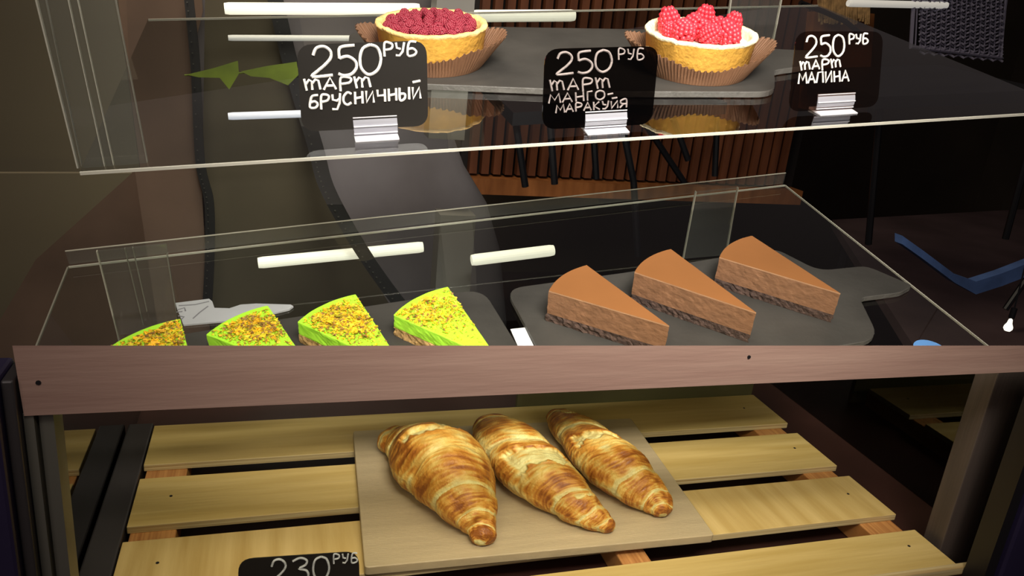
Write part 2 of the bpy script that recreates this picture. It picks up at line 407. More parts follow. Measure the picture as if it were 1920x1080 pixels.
croissant([(1036, 780, 14), (1048, 787, 25), (1072, 806, 38), (1105, 835, 50), (1140, 866, 58), (1176, 895, 55), (1208, 920, 44), (1230, 938, 33), (1244, 955, 23), (1249, 967, 12)],
          [.12, .30, .47, .63, .78, .90], 'rearmost croissant at the right edge of the paper tray, curved tip', 14, 1.3, gaps=((.37, .43, .5, 2.3), (.16, .22, 1.2, 2.6)))

# ------------------------------------------------------------------ upper glass shelves (sloping frame)
def glass_shelf(name, poly, th, label, e_front, edge_idx):
    t = thing(name, label, 'glass shelf', MU, sum((Vector(p) for p in poly), Vector())/len(poly))
    t['_b'] = list(sum((Vector(p) for p in poly), Vector())/len(poly))
    MB().prism(poly, (0, 0, -th)).build('glass_plate', 'shelf_glass', t)
    n = len(poly)
    for i, m_, r in edge_idx:
        a, b = Vector(poly[i]), Vector(poly[(i+1) % n])
        d = (b-a).normalized(); s = Vector((d.y, -d.x, 0))*r
        MB().prism([a-s*.2, b-s*.2, b+s, a+s], (0, 0, -th)).build('polished_edge', m_, t)
    return t
yf = onz(213, 320, ZT).y; yf2 = onz(1900, 213, ZT).y; yb = .885
P = [(-.135, yf+.002, ZT), (.66, yf2-.001, ZT), (.66, yb, ZT), (-.135, yb, ZT)]
top = glass_shelf('upper_glass_shelf', P, .002, 'upper glass shelf with a bright front edge carrying the tarts', None, [(0, 'glass_edge', .0012), (2, 'dim_edge', .0012)])
# middle glass shelf
A = onz(128, 500, ZM); B = onz(1472, 347, ZM); Cc = onz(1890, 678, ZM); D = onz(48, 700, ZM)
P = [D, onz(900, 700, ZM), onz(1700, 690, ZM), Cc, B, A]
mid = glass_shelf('lower_glass_shelf', P, .0018, 'lower glass shelf with a slanting right edge under the cake slices', None, [(3, 'dim_edge', .0010), (4, 'glass_edge', .0012), (5, 'faint_edge', .0012)])
# rear rail of clear acrylic standing on the back edge
rr = thing('acrylic_riser', 'clear acrylic strip standing along the back of the lower glass shelf', 'acrylic riser', MU, A)
h = .014
a1 = A+Vector((0, .004, 0)); b1 = B+Vector((0, .004, 0))
MB().prism([a1, b1, b1+Vector((0, 0, h)), a1+Vector((0, 0, h))], (0, .003, 0)).build('clear_strip', 'acrylic', rr)
MB().prism([a1+Vector((0, 0, h)), b1+Vector((0, 0, h)), b1+Vector((0, .0012, h)), a1+Vector((0, .0012, h))], (0, 0, .0008)).build('top_edge', 'dim_edge', rr)

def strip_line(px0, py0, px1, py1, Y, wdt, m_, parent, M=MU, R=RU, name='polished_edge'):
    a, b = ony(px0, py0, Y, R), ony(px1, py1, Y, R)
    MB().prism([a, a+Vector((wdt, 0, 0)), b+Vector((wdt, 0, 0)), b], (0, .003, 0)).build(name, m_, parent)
# left acrylic side panels of the two shelves
def acrylic_panel(name, shelf, quad, Y, edges, base_px):
    q = [ony(x, y, Y, RU) for x, y in quad]
    t = MB().prism(q, (0, .002, 0)).build(name, 'acrylic', shelf); t['_b'] = shelf['_b']
    for (x0, y0, x1, y1, wd, m_) in edges: strip_line(x0, y0, x1, y1, Y-.001, wd, m_, t)
    return t
yy = yf+.012
acrylic_panel('acrylic_panel', top, [(62, -30), (145, 316), (275, 306), (210, -30)], yy,
    [(58, -30, 144, 316, .0009, 'dim_edge'), (78, -30, 152, 312, .0004, 'faint_edge'), (120, -30, 195, 312, .0005, 'dim_edge'), (138, -30, 212, 310, .0004, 'dim_edge'), (209, -30, 275, 305, .0006, 'faint_edge')], (200, 312))
acrylic_panel('acrylic_panel', mid, [(180, 472), (222, 628), (338, 622), (312, 458)], .62,
    [(180, 472, 222, 640, .0008, 'dim_edge'), (233, 467, 268, 610, .0004, 'faint_edge'), (248, 466, 275, 585, .0004, 'faint_edge'), (312, 478, 332, 600, .0005, 'faint_edge')], (260, 625))
acrylic_panel('acrylic_panel', mid, [(1306, 360), (1282, 485), (1365, 478), (1385, 352)], .712,
    [(1305, 360, 1281, 487, .0009, 'dim_edge'), (1384, 352, 1362, 475, .0009, 'dim_edge')], (1320, 480))
acrylic_panel('acrylic_panel', top, [(1376, -30), (1358, 60), (1443, 105), (1472, -30)], .80,
    [(1375, -30, 1362, 60, .0011, 'dim_edge'), (1471, -30, 1446, 100, .0011, 'dim_edge')], (1400, 90))

# slate boards
def slate(name, px, rad, z, label, cat):
    poly = rounded([onz(x, y, z+SL) for x, y in px], rad)
    o = MB().prism(poly, (0, 0, -SL+.0005), 0, 1).build(name, ['slate', 'slate_edge'], None, MU, bevel=.0007)
    return tag(o, label, cat)
slate('slate_tray', [(655, 62), (930, 50), (1395, 58), (1425, 90), (1545, 96), (1545, 118), (1452, 131), (1453, 172), (1150, 171), (648, 151)],
      [.01, 0, .012, .01, .01, .01, .006, .018, 0, .012], ZT, 'dark slate board with a handle under the two fruit tarts', 'slate board')
slate('slate_board', [(150, 655), (905, 541), (1012, 716), (760, 720), (215, 752)], [.01, .022, .005, 0, .005], ZM, 'dark slate board with a rounded corner under the green slices', 'slate board')
slate('slate_board', [(949, 541), (1170, 511), (1455, 466), (1535, 507), (1625, 498), (1712, 535), (1688, 548), (1612, 558), (1650, 636), (1560, 650), (1460, 665), (1040, 712)],
      [.018, 0, .012, .015, .01, .006, .006, .008, .022, .02, 0, .01], ZM, 'dark slate board with a handle under the chocolate slices', 'slate board')

# ------------------------------------------------------------------ cake slices
HS = .032
def wedge(z0, A, B, T, H, n=14, bulge=.10, inset=0):
    """outline points of a slice: left corner, arc, right corner, tip"""
    ax = [Vector((q.x, q.y, 0)) for q in (A, B, T)]
    c = sum(ax, Vector())/3
    if inset: ax = [q+(c-q).normalized()*inset for q in ax]
    a, b, t = ax; mid = (a+b)/2; out = (mid-t).normalized()*(a-b).length*bulge
    pts = [a.lerp(b, k/n)+out*(4*(k/n)*(1-k/n)) for k in range(n+1)]
    for k in range(1, 12): pts.append(b.lerp(t, k/12))
    pts.append(t)
    for k in range(1, 12): pts.append(t.lerp(a, k/12))
    return pts
def rough_wall(o, amt, scale, zmax, seed):
    me = o.data; cx = sum(v.co.x for v in me.vertices)/len(me.vertices); cy = sum(v.co.y for v in me.vertices)/len(me.vertices)
    for v in me.vertices:
        if v.co.z < zmax:
            n = noise.noise(v.co*scale+Vector((seed, 0, 0)))
            d = Vector((v.co.x-cx, v.co.y-cy, 0)).normalized(); v.co += d*(n*amt)
def layered(name, pts, z0, z1, rows, mats, parent, amt, scale, seed, top=True, smooth=False):
    base = Vector(parent['_b']); n = len(pts); V = []; Fc = []; mi = []
    # subdivide the outline for a rough cut face
    P = []
    for i in range(n):
        a, b = pts[i], pts[(i+1) % n]
        for k in range(3): P.append(a.lerp(b, k/3))
    n = len(P); c = sum(P, Vector())/n
    for r in range(rows+1):
        z = z0+(z1-z0)*r/rows
        for i, q in enumerate(P):
            nn = noise.noise(Vector((q.x, q.y, z))*scale+Vector((seed*7, 0, 0)))+.6*noise.noise(Vector((q.x, q.y, z*2))*scale*2.7+Vector((seed*3, 5, 0)))
            d = (q-c).normalized(); k = 1 if 0 < r < rows else (.25 if r == rows else .8)
            V.append(Vector((q.x, q.y, z))+d*nn*amt*k)
    for r in range(rows):
        for i in range(n):
            j = (i+1) % n; Fc.append((r*n+i, r*n+j, (r+1)*n+j, (r+1)*n+i)); mi.append(0)
    Fc.append(tuple(range(n-1, -1, -1))); mi.append(0)
    # top face as fan for a clean shading
    Fc.append(tuple(rows*n+i for i in range(n))); mi.append(1 if len(mats) > 1 else 0)
    o = mk(name, [v-base for v in V], Fc, mats, parent, None, False, mi)
    bm = bmesh.new(); bm.from_mesh(o.data); bmesh.ops.recalc_face_normals(bm, faces=bm.faces); bm.to_mesh(o.data); bm.free()
    return o
def slice_(kind, A, B, T, label, group, seed):
    z0 = ZM+SL; z1 = z0+(.0215 if kind == 'green' else HS)
    a, b, t = [onz(x, y, z1) for x, y in (A, B, T)]
    c = (a+b+t)/3
    root = thing('%s_cake_slice' % kind, label, 'cake slice', MU, (c.x, c.y, z0), group)
    pts = wedge(z0, a, b, t, HS, bulge=.10)
    if kind == 'green':
        layered('crumb_crust', pts, z0+.0002, z0+.0085, 3, ['crumb_base'], root, .0022, 260, seed)
        o = layered('cream', pts, z0+.0085, z1, 6, ['green_side', 'green_cream'], root, .0008, 120, seed)
        b_ = o.modifiers.new('bevel', 'BEVEL'); b_.width = .002; b_.segments = 3; b_.limit_method = 'ANGLE'; b_.angle_limit = math.radians(50)
    else:
        layered('biscuit_crust', pts, z0+.0002, z0+.0085, 3, ['choc_base'], root, .0020, 300, seed)
        layered('cream', pts, z0+.0085, z1-.0012, 8, ['choc_side'], root, .00045, 170, seed)
        layered('glaze', pts, z1-.0012, z1, 1, ['choc_rim', 'choc_top'], root, .0004, 60, seed)
    return root, (a, b, t), z1
def crumbs(root, tri, z, dens, seed, zone):
    rng = random.Random(seed); a, b, t = tri
    sets = {'pistachio': MB(), 'pistachio_gold': MB(), 'pistachio_brown': MB()}
    ks = list(sets)
    def chip(mb, p, s):
        s *= 1.25
        v = [p+Vector((rng.uniform(-1, 1), rng.uniform(-1, 1), rng.uniform(-.2, .9)))*s for _ in range(5)]
        mb.add(v, [(0, 1, 2), (0, 2, 3), (0, 3, 4), (0, 4, 1), (1, 4, 3), (1, 3, 2)])
    n = 0
    while n < dens:
        u, v = rng.random(), rng.random()
        if u+v > 1: u, v = 1-u, 1-v
        p = a*(1-u-v)+b*u+t*v; p = p.lerp((a+b+t)/3, .05)
        # zone: (cu, cv, radius) in triangle coordinates where the heap lies
        d = math.hypot(u-zone[0], (v-zone[1])*1.4)
        keep = math.exp(-(d/zone[2])**2)+zone[3]
        if rng.random() > keep: continue
        q = Vector((p.x, p.y, z+rng.uniform(0, .0008)))
        s = rng.choice([.0008, .0010, .0012, .0016, .0020]) if keep > .4 else rng.choice([.0006, .0008, .0011, .0015])
        chip(sets[rng.choices(ks, [5, 5 if keep > .5 else 2, 2.2])[0]], q, s); n += 1
    for k, mb in sets.items(): stuff(mb.build('pistachio_crumb', k, root))
    for i in range(5):
        u, v = rng.random()*.6, rng.random()*.5; p = a*(1-u-v)+b*u+t*v; q = Vector((p.x, p.y, z+.001))
        mb = MB(); chip(mb, q, .0032); mb.build('pistachio_piece', rng.choice(['pistachio', 'pistachio_brown', 'pistachio']), root)
g = 'pistachio topped green cake slices'
for i, (A, B, T, lab, zn, dn) in enumerate([
    ((205, 650), (338, 597), (366, 708), 'green cake slice farthest left, mostly hidden by the wooden board', (.55, .15, .42, .05), 900),
    ((386, 627), (502, 572), (594, 706), 'second green cake slice from the left, round heap of golden pistachio crumbs', (.45, .18, .33, .02), 1300),
    ((557, 603), (667, 551), (762, 696), 'third green cake slice from the left, thickly heaped with golden crumbs', (.40, .22, .38, .03), 1600),
    ((737, 590), (840, 537), (938, 678), 'rightmost green cake slice with thinly scattered crumbs and visible biscuit base', (.35, .10, .42, .05), 800)]):
    r, tri, z = slice_('green', A, B, T, lab, g, i+1); crumbs(r, tri, z, dn, i+5, zn)
g = 'chocolate cake slices'
for i, (A, B, T, lab) in enumerate([
    ((1029, 545), (1100, 497), (1255, 611), 'chocolate cake slice nearest the left end of its slate board'),
    ((1190, 510), (1258, 467), (1418, 586), 'middle chocolate cake slice on the slate board'),
    ((1349, 482), (1410, 442), (1576, 550), 'chocolate cake slice farthest right, beside the slate handle')]):
    slice_('chocolate', A, B, T, lab, g, i+11)

# small things on the lower shelf
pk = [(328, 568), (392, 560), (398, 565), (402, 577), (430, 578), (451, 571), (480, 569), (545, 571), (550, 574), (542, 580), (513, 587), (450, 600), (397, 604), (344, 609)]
kn = thing('grey_flat_piece', 'light grey flat knife-shaped piece with squared end behind the two left green slices', 'cake server', MU, onz(440, 585, ZM+.001))  # unclear flat shape; its solid knife form is made up
MB().prism([onz(x, y, ZM+.002) for x, y in pk], (0, 0, -.0015)).build('flat_shape', 'flat_grey', kn)
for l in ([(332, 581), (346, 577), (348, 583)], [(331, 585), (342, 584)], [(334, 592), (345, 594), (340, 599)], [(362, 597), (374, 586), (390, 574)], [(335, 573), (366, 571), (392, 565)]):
    MB().tube([onz(x, y, ZM+.0022) for x, y in l], .0007, 5, flat=.3).build('dark_line', 'mark_grey', kn)
o = MB().prism([onz(x, y, ZM+.0022) for x, y in [(957, 617), (984, 614), (1004, 655), (975, 658)]], (0, 0, -.001)).build('paper_strip', 'white_card', None, MU)
tag(o, 'white paper strip on the glass between the two slate boards', 'paper strip')
c = onz(1742, 662, ZM+.004); o = MB().tube([c, c+Vector((0, 0, .004))], [.0135, .014], 24).build('blue_coaster', 'blue_plate', None, MU)
tag(o, 'round bright blue lid half hidden by the wooden board at right', 'lid')

# ------------------------------------------------------------------ tarts
def lathe(profile, seg, center, fn=None):
    V = []; Fc = []
    for i, (r, z) in enumerate(profile):
        for k in range(seg):
            th = 2*math.pi*k/seg; rr, zz = (r, z) if fn is None else fn(i, th, r, z)
            V.append(center+Vector((rr*math.cos(th), rr*math.sin(th), zz)))
    n = len(profile)
    for i in range(n-1):
        for k in range(seg):
            k2 = (k+1) % seg; Fc.append((i*seg+k, i*seg+k2, (i+1)*seg+k2, (i+1)*seg+k))
    return V, Fc
def berry_mesh():
    mb = MB(); rng = random.Random(3)
    bm = bmesh.new(); bmesh.ops.create_icosphere(bm, subdivisions=1, radius=1)
    sv = [v.co.copy() for v in bm.verts]; sf = [tuple(v.index for v in f.verts) for f in bm.faces]; bm.free()
    rows = 7
    for i in range(rows):
        z = 1-2*(i+.5)/rows; r = math.sqrt(max(0, 1-z*z)); n = max(3, int(round(r*13)))
        prof = (.75 + .25*(1-(z*.5+.5)))  # a little pointed at the top
        for k in range(n):
            th = 2*math.pi*(k+.5*(i % 2))/n
            p_ = Vector((r*math.cos(th)*.86*prof, r*math.sin(th)*.86*prof, z*.95))
            s = .245
            mb.add([p_+q*s*rng.uniform(.92, 1.05) for q in sv], sf)
    bm = bmesh.new(); bmesh.ops.create_icosphere(bm, subdivisions=2, radius=.82)
    mb.add([Vector((v.co.x*.9, v.co.y*.9, v.co.z)) for v in bm.verts], [tuple(v.index for v in f.verts) for f in bm.faces]); bm.free()
    return mb
bmb = berry_mesh(); berry_me = {}
def berry(parent, pos, r, tilt, name, m_):
    if m_ not in berry_me:
        o = bmb.build('berry_source', m_, None, Matrix.Identity(4), base=(0, 0, 0), smooth=True)
        berry_me[m_] = o.data; bpy.data.objects.remove(o)
    o = bpy.data.objects.new(name, berry_me[m_]); C.objects.link(o); o.parent = parent
    o.location = Vector(pos)-Vector(parent['_b']); o.rotation_euler = tilt; o.scale = (r[0], r[0], r[1])
def tart(label, cx, rim_l, rim_r, base_px, kind, seed):
    rng = random.Random(seed); z0 = ZT+SL+.0002; H = .034
    zr = z0+.0015+H
    # rim centre height plane: mid of the ellipse
    l = onz(rim_l[0], rim_l[1], zr); r = onz(rim_r[0], rim_r[1], zr); c = (l+r)/2; R = (l-r).length/2
    c = Vector((c.x, c.y, z0)); t = thing('fruit_tart', label, 'tart', MU, c, 'fruit tarts in paper cups')
    seg = 144; ang0 = math.atan2((r-l).y, (r-l).x)
    zb = .0015
    def rough(i, th, rr, z):
        n = noise.noise(Vector((math.cos(th)*4, math.sin(th)*4, z*60+seed)))
        return rr*(1+.006*n), z+(.0011*n+.0006*noise.noise(Vector((math.cos(th)*16, math.sin(th)*16, seed))) if i in (3, 4, 5, 6) else 0)
    V, Fc = lathe([(0.0001, zb), (R*.86, zb), (R*.90, zb+.002), (R*.975, zb+H-.003), (R*1.0, zb+H-.0015), (R*.985, zb+H), (R*.91, zb+H), (R*.87, zb+H-.002), (R*.85, zb+H*.70)], seg, c, rough)
    n = 8; mi = []
    for i in range(n): mi += [1 if i in (3, 4, 5, 6, 7) else 0]*seg
    b = Vector(t['_b']); rimm = 'tart_rim' if kind == 'dark' else 'tart_rim_sugar'
    mk('pastry_shell', [v-b for v in V], Fc, ['tart_shell', rimm], t, None, True, mi)
    V, Fc = lathe([(.0001, zb+H*.80), (R*.5, zb+H*.80), (R*.89, zb+H*.76)], 48, c)
    mk('filling', [v-b for v in V], Fc, 'red_fill' if kind == 'dark' else 'tart_fill', t, None, True)
    # pleated paper cup squeezed at the front, flaring at the sides
    seg2 = 336
    def cup(i, th, rr, z):
        a = th-ang0; side = abs(math.cos(a))**2.2; f = z/.018
        if i == 0: return rr, 0
        fr = (1 if math.sin(a) < 0 else .6)
        rad = R*(.905+f*(.035+.38*side)) ; zz = f*(.0140+.0150*side+.0012*math.sin(a*3+seed)+.0012*noise.noise(Vector((math.cos(a)*3, math.sin(a)*3, seed))))
        pl = (1 if (int(th/(2*math.pi)*seg2+.5) % 3 == 0) else -.4)*.0011*min(1, f*1.4)*(1 if i > 1 else .4)
        if i == 4: zz += .0007*(1 if int(th/(2*math.pi)*seg2+.5) % 6 < 3 else -1)
        return rad+pl+.0006, zz
    V, Fc = lathe([(R*.5, 0), (R*.91, 0), (R*.93, .006), (R*.95, .012), (R*.98, .018)], seg2, c, cup)
    o = mk('paper_cup', [v-b for v in V], Fc, 'paper_cup', t, None, False)
    so = o.modifiers.new('solid', 'SOLIDIFY'); so.thickness = .0003
    zt_ = c.z+zb+H*.80
    if kind == 'dark':
        pts = []
        tries = 0
        while len(pts) < 62 and tries < 6000:
            tries += 1; a = rng.uniform(0, 6.283); d = R*.80*math.sqrt(rng.random())
            q = (d*math.cos(a), d*math.sin(a))
            if all(math.hypot(q[0]-u[0], q[1]-u[1]) > R*.155 for u in pts): pts.append(q)
        for q in pts:
            rb = rng.uniform(.0044, .0056); berry(t, c+Vector((q[0], q[1], zt_-c.z+.0035+rng.uniform(0, .002)+.002*(1-(math.hypot(*q)/R)))), (rb, rb*.95), (rng.uniform(-1, 1), rng.uniform(-1, 1), rng.uniform(0, 6)), 'berry', 'dark_berry')
    else:
        for (px, py, r0, r1, tx, ty) in [(1255, 42, .0112, .0135, .15, .25), (1320, 36, .0110, .0125, .1, -.1), (1296, 50, .0105, .0115, .3, .1), (1343, 52, .0098, .0100, -.3, .5), (1372, 48, .0100, .0120, .1, .2),
                                         (1281, 60, .0115, .0115, .9, .1), (1315, 58, .0110, .0115, .7, -.2), (1332, 66, .0105, .0095, .8, .5), (1365, 64, .0112, .0125, .5, .3), (1258, 60, .0085, .0090, .9, 0)]:
            p_ = onz(px, py, zt_+r0*.75); berry(t, p_, (r0, r1), (tx, ty, rng.uniform(0, 6)), 'raspberry', 'raspberry')
    return t
tart('lingonberry tart with golden crust in a brown paper cup, left of the two', 810, (703, 36), (915, 44), (812, 108), 'dark', 4)
tart('raspberry tart heaped with whole red berries in a brown paper cup, right of the two', 1315, (1210, 52), (1420, 62), (1330, 120), 'bright', 9)

# ------------------------------------------------------------------ price tags
G = {
 '2': [[(.05,.28),(.2,.05),(.55,0),(.85,.15),(.88,.38),(.6,.62),(.25,.82),(.02,1),(.98,.97)]],
 '5': [[(.88,0),(.2,.06),(.17,.42)],[(.17,.42),(.55,.36),(.9,.52),(.97,.75),(.75,.95),(.4,1),(.12,.93)]],
 '0': [[(.5,0),(.15,.12),(.02,.45),(.1,.8),(.45,1),(.85,.85),(1,.5),(.85,.12),(.5,0)]],
 '3': [[(.05,.12),(.5,0),(.9,.1),(.85,.3),(.45,.45),(.9,.55),(1,.8),(.6,1),(.05,.92)]],
 'Р': [[(.15,1),(.15,0),(.7,.02),(.9,.2),(.75,.45),(.15,.52)]],
 'р': [[(.12,1.18),(.12,.1),(.6,.02),(.9,.2),(.75,.5),(.15,.58)]],
 'У': [[(.1,0),(.2,.42),(.55,.5)],[(.9,0),(.75,.7),(.45,1),(.1,.95)]],
 'у': [[(.1,.05),(.15,.5),(.55,.6),(.85,.45)],[(.9,0),(.85,.8),(.6,1.3),(.1,1.25)]],
 'Б': [[(.9,.02),(.25,.04),(.12,.98),(.7,1),(.92,.75),(.6,.5),(.2,.52)]],
 'б': [[(.95,0),(.35,.05),(.15,.5),(.15,.95),(.7,1),(.9,.72),(.6,.48),(.2,.55)]],
 'т': [[(0,0),(.15,1)],[(.1,.45),(.28,.1),(.42,.25),(.46,.95)],[(.46,.4),(.62,.1),(.78,.2),(.9,.95)]],
 'А': [[(0,1),(.5,0),(.95,1)],[(.2,.65),(.8,.65)]],
 'а': [[(0,1),(.45,0),(.9,1)],[(.15,.68),(.8,.68)]],
 'М': [[(0,1),(.15,.05),(.5,.7),(.85,0),(1,1)]],
 'Н': [[(.1,0),(.15,1)],[(.85,0),(.9,1)],[(.12,.55),(.88,.48)]],
 'Г': [[(.15,1),(.12,.05),(.9,0)]],
 'О': [[(.5,0),(.12,.2),(.1,.75),(.5,1),(.9,.75),(.88,.2),(.5,0)]],
 '-': [[(.05,.5),(.95,.42)]],
 'К': [[(.12,0),(.15,1)],[(.85,.02),(.18,.55),(.9,1)]],
 'Й': [[(.08,.1),(.1,1),(.9,.1),(.92,1)],[(.15,-.25),(.85,-.3)]],
 'Я': [[(.9,1),(.88,0),(.3,.05),(.12,.28),(.35,.52),(.88,.55)],[(.5,.55),(.05,1)]],
 'Л': [[(0,1),(.25,.05),(.85,0),(.92,1)]],
 'И': [[(.1,0),(.12,1),(.88,0),(.92,1)]],
 'с': [[(.9,.15),(.5,0),(.12,.3),(.12,.75),(.5,1),(.92,.85)]],
 'н': [[(.1,0),(.15,1)],[(.85,0),(.9,1)],[(.12,.55),(.88,.48)]],
 'и': [[(.1,0),(.15,.95),(.8,.1),(.9,1)]],
 'ч': [[(.1,0),(.15,.5),(.8,.5)],[(.85,0),(.9,1)]],
 'ы': [[(.05,0),(.1,1),(.5,.92),(.52,.55),(.1,.5)],[(.9,0),(.92,1)]],
 'й': [[(.1,.05),(.15,1),(.8,.1),(.92,1)],[(.1,-.35),(.9,-.42)]],
}
def write(text, b0, b1, h, r, P2, mb, gap=.22, slant=0):
    n = len(text); dx = (b1[0]-b0[0]); dy = (b1[1]-b0[1])
    wds = [.62 if c in 'Г-' else (1.35 if c in 'т' and h < 40 else 1.15 if c in 'ыМ' else 1) for c in text]
    tot = sum(wds)+gap*(n-1); u = 0
    for c, wd in zip(text, wds):
        s = u/tot; e = (u+wd)/tot
        for st in G[c]:
            pts = []
            for (a, v) in st:
                f = s+(e-s)*a; pts.append((b0[0]+dx*f+slant*(1-v)*h, b0[1]+dy*f-h*(1-v)))
            if len(pts) > 3 or (len(pts) == 3):
                pts = [tuple(q) for q in catmull(pts, 5)] if c in '2503рРбБОсыЯ' else pts
            mb.tube([P2(*q) for q in pts], r, 6, flat=1)
        u += wd+gap
def price_tag(outline, rad, foot, lines, label, M, R, z, cardm, inkm, holder, lean=10, strokes=.00085, Y=None, hold=True):
    # card plane through the holder slot, leaning back a little
    fx, fy = foot; b = onz(fx, fy, z, R)
    n = Vector((0, -math.cos(math.radians(lean)), math.sin(math.radians(lean))))
    p0 = b+Vector((0, .0075, .004))
    P2 = lambda x, y: on_plane(x, y, p0, n, R)
    P3 = lambda x, y: on_plane(x, y, p0+n*.0004, n, R)
    t = thing('price_tag', label, 'price tag', M, (b.x, b.y+.012, z), 'black chalk price tags')
    MB().prism(rounded([P2(*q) for q in outline], rad, 6), -n*.0009).build('card', cardm, t)
    mb = MB()
    for (txt, b0, b1, h, st, gp) in lines: write(txt, b0, b1, h, strokes*st, P3, mb, gp)
    mb.build('chalk_lettering', inkm, t)
    if holder:
        (x0, x1), wdt = holder, 0
        a = onz(x0, fy, z, R); c = onz(x1, fy, z, R); xa, xb = a.x, c.x; yy = b.y
        hm = MB()
        # foot wedge, ribbed front clip
        hm.prism([(xa, yy, z+.0002), (xa, yy+.017, z+.0002), (xa, yy+.017, z+.0020), (xa, yy, z+.0010)], (xb-xa, 0, 0))
        hm.build('holder_foot', 'holder_white', t)
        hm = MB(); prof = []
        for k in range(9):
            f = k/8; prof.append((yy+.0085-.0022*math.sin(f*3.0)+.002*f, z+.0015+.0135*f))
        pl = [(xa, y_, z_) for y_, z_ in prof]+[(xa, y_+.0009, z_) for y_, z_ in reversed(prof)]
        hm.prism(pl, (xb-xa, 0, 0)); hm.build('holder_clip', 'holder_plastic', t)
        for f in (.15, .55, .98):
            y_ = yy+.0083-.0022*math.sin(f*3.0)+.002*f; z_ = z+.0015+.0135*f
            MB().box((xa, y_-.0006, z_-.0004), (xb, y_+.0002, z_+.0004)).build('clip_rib', 'holder_white', t)
    return t
mat('holder_white', (.50, .49, .52), .3, coat=.3)
price_tag([(556, 84), (800, 76), (803, 236), (566, 247)], .0105, (708, 265),
    [('250', (585, 144), (714, 139), 56, 1.25, .12), ('РУБ', (718, 106), (782, 103), 25, 1.0, .12), ('тарт', (570, 170), (698, 164), 22, 1.05, .12), ('брусничный', (579, 203), (790, 184), 23, 1.05, .16)],
    'black card hand-lettered 250 руб тарт брусничный, before the lingonberry tart', MU, RU, ZT, 'card_black', 'chalk', (666, 750))
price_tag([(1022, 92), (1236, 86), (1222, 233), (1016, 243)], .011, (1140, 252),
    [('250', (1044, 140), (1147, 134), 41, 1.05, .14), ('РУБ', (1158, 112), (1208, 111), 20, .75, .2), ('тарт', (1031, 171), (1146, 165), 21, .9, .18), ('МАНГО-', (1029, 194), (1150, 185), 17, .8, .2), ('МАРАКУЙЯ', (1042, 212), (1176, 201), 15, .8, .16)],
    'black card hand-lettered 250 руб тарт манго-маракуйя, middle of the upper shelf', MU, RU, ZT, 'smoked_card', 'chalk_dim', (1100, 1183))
price_tag([(1494, 59), (1657, 59), (1646, 200), (1478, 210)], .011, (1570, 216),
    [('250', (1511, 108), (1583, 105), 40, 1.0, .16), ('РУБ', (1591, 83), (1628, 81), 18, .9, .15), ('тарт', (1500, 132), (1578, 126), 17, .9, .15), ('МАЛИНА', (1497, 157), (1592, 152), 20, .9, .16)],
    'dark see-through card hand-lettered 250 руб тарт малина, right end of upper shelf', MU, RU, ZT, 'clear_card', 'chalk', (1535, 1612))
price_tag([(446, 1049), (673, 1034), (676, 1185), (450, 1200)], .010, (560, 1196),
    [('230', (508, 1094), (617, 1087), 44, .9, .3), ('РУБ', (624, 1057), (671, 1054), 17, .7, .25)],
    'black card hand-lettered 230 руб at the bottom edge before the slatted rack', ML, RL, ZS, 'card_black', 'chalk_grey', None, lean=8)

# ------------------------------------------------------------------ the dim room, mostly reflections built solid behind the case (room frame)
def B_(px, py, Y): return ony(px, py, Y, RL)
def tube_reflection(p0, p1, Y, rpx, m_, label):
    a, b = B_(*p0, Y), B_(*p1, Y); r = rpx/F*(RL @ a).z; d = (b-a).normalized()
    o = MB().tube([a, a+d*.006, b-d*.006, b], [r*.9, r, r, r*.9], 16).build('reflected_tube', m_)  # reflection of a light tube, built as a glowing solid rod
    tag(o, label, 'tube reflection', 'reflections of light tubes built behind the display case')
tube_reflection((421, 16), (786, 17), 1.20, 11, 'tube', 'thick cream reflected light tube at the top, left of the lingonberry tart')
tube_reflection((886, 30), (1077, 29), 1.20, 11, 'tube', 'thick cream reflected light tube at the top between the two tarts')
tube_reflection((428, 71), (705, 72), 1.18, 5.5, 'tube_dim', 'thin pale reflected light tube just above the left price tag')
tube_reflection((428, 218), (640, 211), 1.18, 7, 'tube_blue', 'bluish reflected light tube ending behind the left price tag')
tube_reflection((484, 493), (793, 463), 1.0, 11, 'tube', 'cream reflected light tube above the left green slices, crossed by a dark strap')
tube_reflection((884, 488), (1038, 469), 1.0, 11, 'tube', 'cream reflected light tube above the gap between the slate boards')
# grey post
a = B_(818, 20, 1.10); b = B_(889, 20, 1.10)
pst = MB().box((a.x, 1.10, B_(850, 262, 1.1).z), (b.x, 1.14, .55)).build('grey_post', 'grey_metal', None, ML)
tag(pst, 'grey metal post hanging behind the lingonberry tart between two cream light tubes', 'post', 'grey posts behind the case')
a = B_(822, 460, 1.10); b = B_(888, 460, 1.10)
pst = MB().box((a.x, 1.10, -1.30), (b.x, 1.14, B_(850, 404, 1.1).z)).build('grey_post', 'grey_metal', None, ML)
tag(pst, 'grey metal post rising behind the rightmost green cake slice', 'post', 'grey posts behind the case')

# reflected batten wall, built as a solid screen
bw = thing('batten_screen', 'reflected screen of dark orange vertical wooden battens behind the chair legs', 'batten screen', ML, B_(1150, 340, 2.2))
zl = B_(1100, 345, 2.2)
x0 = B_(880, 300, 2.2).x; x1 = B_(1480, 300, 2.2).x; n = 30
for i in range(n):
    x = x0+(x1-x0)*i/n
    MB().box((x, 2.19, zl.z+.02), (x+(x1-x0)/n*.62, 2.22, .55)).build('batten', 'slat_orange', bw)
MB().box((x0-.02, 2.225, zl.z), (x1+.05, 2.24, .55)).build('backing_panel', 'dark_panel', bw)
MB().box((x0-.02, 2.16, zl.z-.035), (x1+.05, 2.24, zl.z+.012)).build('bottom_rail', 'plank_orange', bw)
